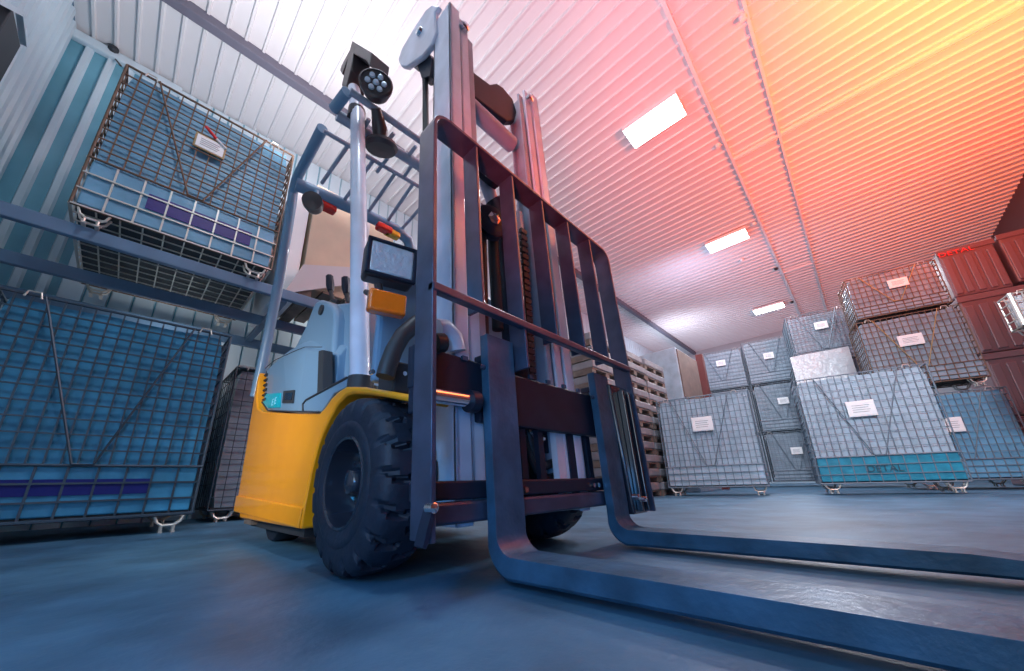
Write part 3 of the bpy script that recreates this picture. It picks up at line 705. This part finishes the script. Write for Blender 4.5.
# tilt of parts right of the cylinder: inner strips seen low between the forks
MB().tube([pt(u,v,x=-1.30) for u,v in ((525,417),(527,425),(530,441),(534,458),(544,466),(556,462),(562,448),(561,432),(556,425))], .026, 10).build('hose', M['hose'], FK, smooth=True)
MB().tube([pt(u,v,x=-1.27) for u,v in ((529,420),(531,430),(535,437),(543,438)) ], .02, 8).build('hose_fitting', M['chrome'], FK, smooth=True)
MB().tube([pt(u,v,x=-1.27) for u,v in ((562,428),(563,440),(564,452)) ], .02, 8).build('hose_fitting', M['chrome'], FK, smooth=True)
MB().tube([pt(u,v,x=-1.30) for u,v in ((524,436),(528,452),(536,470),(548,478),(560,474))], .020, 8).build('hose', M['hose'], FK, smooth=True)
# side shift cylinder rod (left, behind upright)
ss = MB().tube([pt(432,395,x=-1.16), pt(472,401,x=-1.16)], .030, 14).build('sideshift_rod', M['chrome'], FK, smooth=True)
MB().tube([pt(468,401,x=-1.16), pt(476,402,x=-1.16)], .048, 14).build('rod_gland', M['black'], ss, smooth=True)
MB().tube([pt(u,v,x=-1.22) for u,v in ((436,330),(444,330),(452,338),(455,352))], .05, 10).build('tilt_link', M['mast'], FK, smooth=True)
MB().tube([pt(434,343,x=-1.17), pt(443,343,x=-1.17)], .042, 12).build('link_pin', M['hose'], FK, smooth=True)

# ---- carriage
CX0, CX1 = -1.19, -1.145
YLc, YRc = .71, 2.35
cg = MB(mt)
cg.prism([(YLc,.90),(YLc,.72),(1.05,.70),(1.05,.62),(2.10,.62),(2.10,.70),(YRc,.70),(YRc,.90),(2.1,.90),(1.95,.885),(1.2,.885),(1.0,.90)], CX0, CX1, 'x')
cgo = cg.build('carriage', M['black'], FK, bevel=.008)
MB(mt).box((CX0,YLc+.02,.305),(CX1,YRc-.04,.375)).build('lower_bar', M['black'], cgo, bevel=.008)
MB(mt).box((CX0+.0,YLc+.04,.22),(CX1+.012,YRc-.06,.30)).build('hook_bar', M['upright'], cgo, bevel=.012)
mb = MB(mt)
for k in range(10): mb.box((CX1-.004, .80+k*.15, .885), (CX1+.010, .83+k*.15, .905))
mb.build('notch_strip', M['steel'], cgo)
for y in (1.50, 1.36, 1.96): MB(mt).box((CX0-.02,y-.022,.30),(CX0+.01,y+.022,.70)).build('carriage_web', M['black'], cgo)
MB(mt).box((CX0-.035,1.76,.30),(CX0-.003,1.975,.70)).build('carriage_web', M['black'], cgo)  # added black cover to darken the pale mast rails behind
MB(mt).box((CX0-.05,1.66,.36),(CX0-.01,1.73,.66)).build('web_plate', M['mast'], cgo)
mb = MB(mt)
for y,z in ((1.88,.335),(1.93,.335),(1.30,.33)): mb.lathe([(.013,0),(.013,.02)], (CX1, y, z), (1,0,0), 8)
mb.build('bolt', M['chrome'], cgo)
# ---- load backrest
XFr, XBk = -1.005, -1.125
br = MB(mt)
def upright(y, z0, z1, x0=XBk, x1=XFr, t=.018): return MB(mt).box((x0, y-t/2, z0), (x1, y+t/2, z1))
# outer frame: flat bar bent into a hoop
TOPZ = 2.10
def hoop():
    mb = MB(mt); path = []
    y0, y1 = .70, 2.36; rr = .10
    path.append((y0, .19))
    for k in range(7): a = math.pi - k*math.pi/12; path.append((y0+rr+rr*math.cos(a), TOPZ-rr+rr*math.sin(a)))
    for k in range(7): a = math.pi/2 - k*math.pi/12; path.append((y1-rr+rr*math.cos(a), TOPZ-rr+rr*math.sin(a)))
    path.append((y1, .17))
    t = .020; n = len(path); outer = path; inner = []
    for i,(a,b) in enumerate(path):
        p0 = Vector(path[max(i-1,0)]); p1 = Vector(path[min(i+1,n-1)]); d = (p1-p0).normalized(); nn = Vector((d.y,-d.x)); inner.append((a+nn.x*t, b+nn.y*t))
    vs = []
    for (a,b),(c,d) in zip(outer, inner): vs += [(XBk,a,b),(XFr,a,b),(XFr,c,d),(XBk,c,d)]
    fs = []
    for i in range(n-1):
        for k in range(4): fs.append((i*4+k, i*4+(k+1)%4, (i+1)*4+(k+1)%4, (i+1)*4+k))
    fs += [(0,1,2,3), ((n-1)*4+3,(n-1)*4+2,(n-1)*4+1,(n-1)*4)]
    mb.add(vs, fs); return mb
lb = hoop().build('load_backrest', M['upright'], FK, bevel=.003, smooth=True)
for k, y in enumerate((.975, 1.25, 1.525, 1.805, 2.085)):
    upright(y, .88 if k in (1,) else 1.10, TOPZ-.01, XBk+.01, XFr-.006, .016).build('backrest_bar', M['upright'], lb, bevel=.003)
MB(mt).box((XFr-.035, .70, 1.085), (XFr+.004, 2.36, 1.125)).build('backrest_rail', M['upright'], lb, bevel=.006)
# mounting plates at both sides
MB(mt).hexa([(CX0,2.17,.16),(XFr-.05,2.17,.16),(XFr-.05,2.36,.16),(CX0,2.36,.16),(CX0,2.10,.97),(XFr-.05,2.12,.97),(XFr-.05,2.36,.97),(CX0,2.36,.97)]).build('backrest_bracket', M['rim'], lb, bevel=.012)
for y in (2.22, 2.30): MB(mt).box((XFr-.05,y-.012,.18),(XFr-.012,y+.012,.93)).build('bracket_rib', M['rim'], lb, bevel=.004)
MB(mt).box((CX0,.715,.62),(XBk,.80,.90)).build('backrest_bracket', M['black'], lb, bevel=.01)
q = [pt(u,v,x=-1.02) for u,v in ((431,508),(434,510),(428,540),(424,549),(421,547),(425,530))]
MB().prism([(p_.y,p_.z) for p_ in q], -1.06, -1.01, 'x').build('bracket_tip', M['black'], lb)
for u,v in ((433.5,508),(645,499),(638,497)):
    p = pt(u,v,x=-.995); MB().lathe([(.016,-.03),(.016,.006),(.010,.010)], p, (1,0,0), 12).build('bracket_bolt', M['chrome'], lb, smooth=True)

# ---- forks
def fork(y0, w, name='fork'):
    # side profile: shank leans with the mast, heel rounded, blade tapers to the tip
    fx = -1.075
    f_pts = []; b_pts = []
    def lean(x, z): return (x - LEAN*z, z)
    T = .055
    outer = [lean(fx-T, 1.02)] + [lean(fx-T, z) for z in (.8,.55,.30,.20)]
    inner = [lean(fx, 1.02)] + [lean(fx, z) for z in (.8,.55,.30,.22)]
    # heel
    for k in range(1, 8):
        a = math.pi + k*(math.pi/2)/8
        outer.append((fx-T-.012+.13+.13*math.cos(a), .018+.13+.13*math.sin(a)))
        inner.append((fx-.012+.085+.085*math.cos(a), .100+.085+.085*math.sin(a)))
    outer += [(-.95,.022),(-.4,.028),(.18,.032),(.45,.032),(.62,.040),(.66,.045)]
    inner += [(-.93,.100),(-.4,.100),(.18,.098),(.45,.075),(.62,.052),(.66,.047)]
    n = len(outer); ch = .006
    vs = []
    for (a,b),(c,d) in zip(outer, inner):
        m0 = Vector((a,b)).lerp(Vector((c,d)), .16)
        tip = 1.0
        vs += [(a, y0+.012, b), (m0.x, y0, m0.y), (c, y0, d), (c, y0+w, d), (m0.x, y0+w, m0.y), (a, y0+w-.012, b)]
    k = 6; fs = []
    for i in range(n-1):
        for j in range(k): fs.append((i*k+j, i*k+(j+1)%k, (i+1)*k+(j+1)%k, (i+1)*k+j))
    fs += [tuple(range(k)), tuple((n-1)*k+j for j in range(k-1,-1,-1))]
    mb = MB(); mb.add(vs, fs)
    o = mb.build(name, M['steel'], FK, bevel=.004, smooth=True)
    MB(mt).box((CX0-.02, y0+.03, .905), (fx-T+.01, y0+w-.03, .945)).build('fork_hook', M['black'], o, bevel=.01)
    MB(mt).lathe([(.012,0),(.012,.012),(.008,.018)], (fx-T*.5, y0-.0, .86), (0,-1,0), 12).build('fork_pin', M['upright'], o)
    return o
fork(1.045, .172); fork(1.968, .172)

# ================================================================= LIGHTS
def area(name, loc, target, size, power, color, shape='RECTANGLE', sy=None, spread=180):
    l = bpy.data.lights.new(name, 'AREA'); l.energy = power; l.color = color; l.shape = shape; l.size = size; l.size_y = sy or size; l.spread = math.radians(spread)
    o = bpy.data.objects.new(name, l); col.objects.link(o); o.location = loc
    o.rotation_euler = (Vector(target)-Vector(loc)).to_track_quat('-Z','Y').to_euler(); return o
def spot(name, loc, target, power, color, ang, blend=1., rad=.3):
    l = bpy.data.lights.new(name, 'SPOT'); l.energy = power; l.color = color; l.spot_size = math.radians(ang); l.spot_blend = blend; l.shadow_soft_size = rad
    o = bpy.data.objects.new(name, l); col.objects.link(o); o.location = loc
    o.rotation_euler = (Vector(target)-Vector(loc)).to_track_quat('-Z','Y').to_euler(); return o
def point(name, loc, power, color, rad=.3):
    l = bpy.data.lights.new(name, 'POINT'); l.energy = power; l.color = color; l.shadow_soft_size = rad
    o = bpy.data.objects.new(name, l); col.objects.link(o); o.location = loc; return o
for y, e in ((5.86,150), (11.05,260), (17.35,260)):
    area('lamp_light', (-1.49, y, CZ-.14), (-1.49, y, 0), 1.0, e, (.88,.92,1.), sy=.5)
# unseen lamp nearer the camera
area('lamp_light', (-1.49, .4, CZ-.14), (-1.49, .4, 0), 1.0, 80, (.75,.88,1.), sy=.5)
area('lamp_light', (2.0, 1.6, 5.2), (1.2, 9.5, 1.2), .8, 90, (.78,.88,1.), sy=.8, spread=80)  # added fill aimed at the crate fronts, no fixture here
# added cool fill behind and left of the camera, no gate there
area('cool_fill', (.2, -1.6, 1.2), (-3.2, 1.3, .7), 1.4, 24, (.74,.88,1.), sy=1.6)
spot('flank_fill', (-1.9, -1.5, 1.5), (-3.3, .8, .75), 210, (1.,.95,.88), 62, 1., .3)  # added warm spot brightening the yellow flank
# added blue fill, low, tinting the forks and carriage
spot('blue_fill', (.5, -.9, .45), (-1.3, 1.6, .35), 48, (.04,.36,1.), 62, 1., .25)
# added pale fill aimed up at the ceiling over the rack
spot('ceiling_fill_left', (-4.2, .9, 4.9), (-4.6, 1.4, CZ), 235, (1.,.94,.97), 172, .4, .4)
spot('wall_fill', (-5.7, 3.6, 4.2), (-7.1, 1.2, 2.8), 260, (1.,.95,.94), 140, 1., .4)  # added fill brightening the wall behind the rack
spot('ceiling_fill_middle', (-.9, 3.0, 4.3), (-1.0, 3.6, CZ), 215, (1.,.45,.52), 172, .6, .4)  # added spot tinting the middle of the ceiling pink
spot('wall_fill_low', (-6.45, .1, 2.25), (-7.15, .1, 2.5), 22, (1.,.96,.95), 165, 1., .2)  # added fill hidden behind the floor crate to whiten the wall
spot('warm_fill_far', (3.3, 8.4, 4.6), (3.0, 10.2, CZ), 650, (1.,.10,.03), 150, .8, .4)  # added spot reddening the ceiling far right
spot('blue_floor_wash', (-.4, -1.5, 2.3), (-1.7, -.3, 0), 110, (.04,.42,1.), 110, 1., .3)  # added spot tinting the near floor blue
spot('ceiling_fill_back', (-4.8, 16.0, 5.6), (-5.0, 17.0, CZ), 120, (.85,.86,1.), 172, .5, .4)  # added spot for the white glow on the back ceiling
spot('ceiling_fill_far', (-2.8, 11.5, 5.4), (-3.2, 13.5, CZ), 90, (.68,.72,1.), 172, .5, .4)  # added bluish spot lifting the far ceiling
# added spots, no fixtures: warm colour wash on the ceiling, upper right
spot('warm_fill', (3.2, 4.6, 3.8), (2.3, 6.6, CZ), 1900, (1.,.085,.03), 132, .8, .4)
spot('warm_key', (3.2, 4.4, 4.6), (3.5, 6.2, CZ), 800, (1.,.48,.05), 140, 1., .3)
spot('warm_side', (.15, -.95, .2), (-1.1, 2.15, 2.75), 560, (1.,.04,.02), 33, 1., .15)  # added low spot reddening the mast top and backrest
w = bpy.data.worlds.new('world'); bpy.context.scene.world = w; w.use_nodes = True
w.node_tree.nodes['Background'].inputs['Color'].default_value = (.2,.35,.6,1); w.node_tree.nodes['Background'].inputs['Strength'].default_value = .3

# ================================================================= CAMERA
cam = bpy.data.cameras.new('camera'); co = bpy.data.objects.new('camera', cam); col.objects.link(co)
cam.sensor_fit = 'HORIZONTAL'; cam.sensor_width = 36; cam.lens = 36*F/1024
cam.shift_x = (512-PX)/1024; cam.shift_y = (PY-335.5)/1024; cam.clip_start = .02; cam.clip_end = 200
co.matrix_world = Matrix.Translation((0,0,CAMH)) @ R.to_4x4()
sc = bpy.context.scene; sc.camera = co
sc.view_settings.view_transform = 'Standard'; sc.view_settings.look = 'None'; sc.view_settings.exposure = .28; sc.view_settings.gamma = 1.
sc.view_settings.use_curve_mapping = False
for o in bpy.data.objects:
    for k in ('_loc','_flat'):
        if k in o: del o[k]
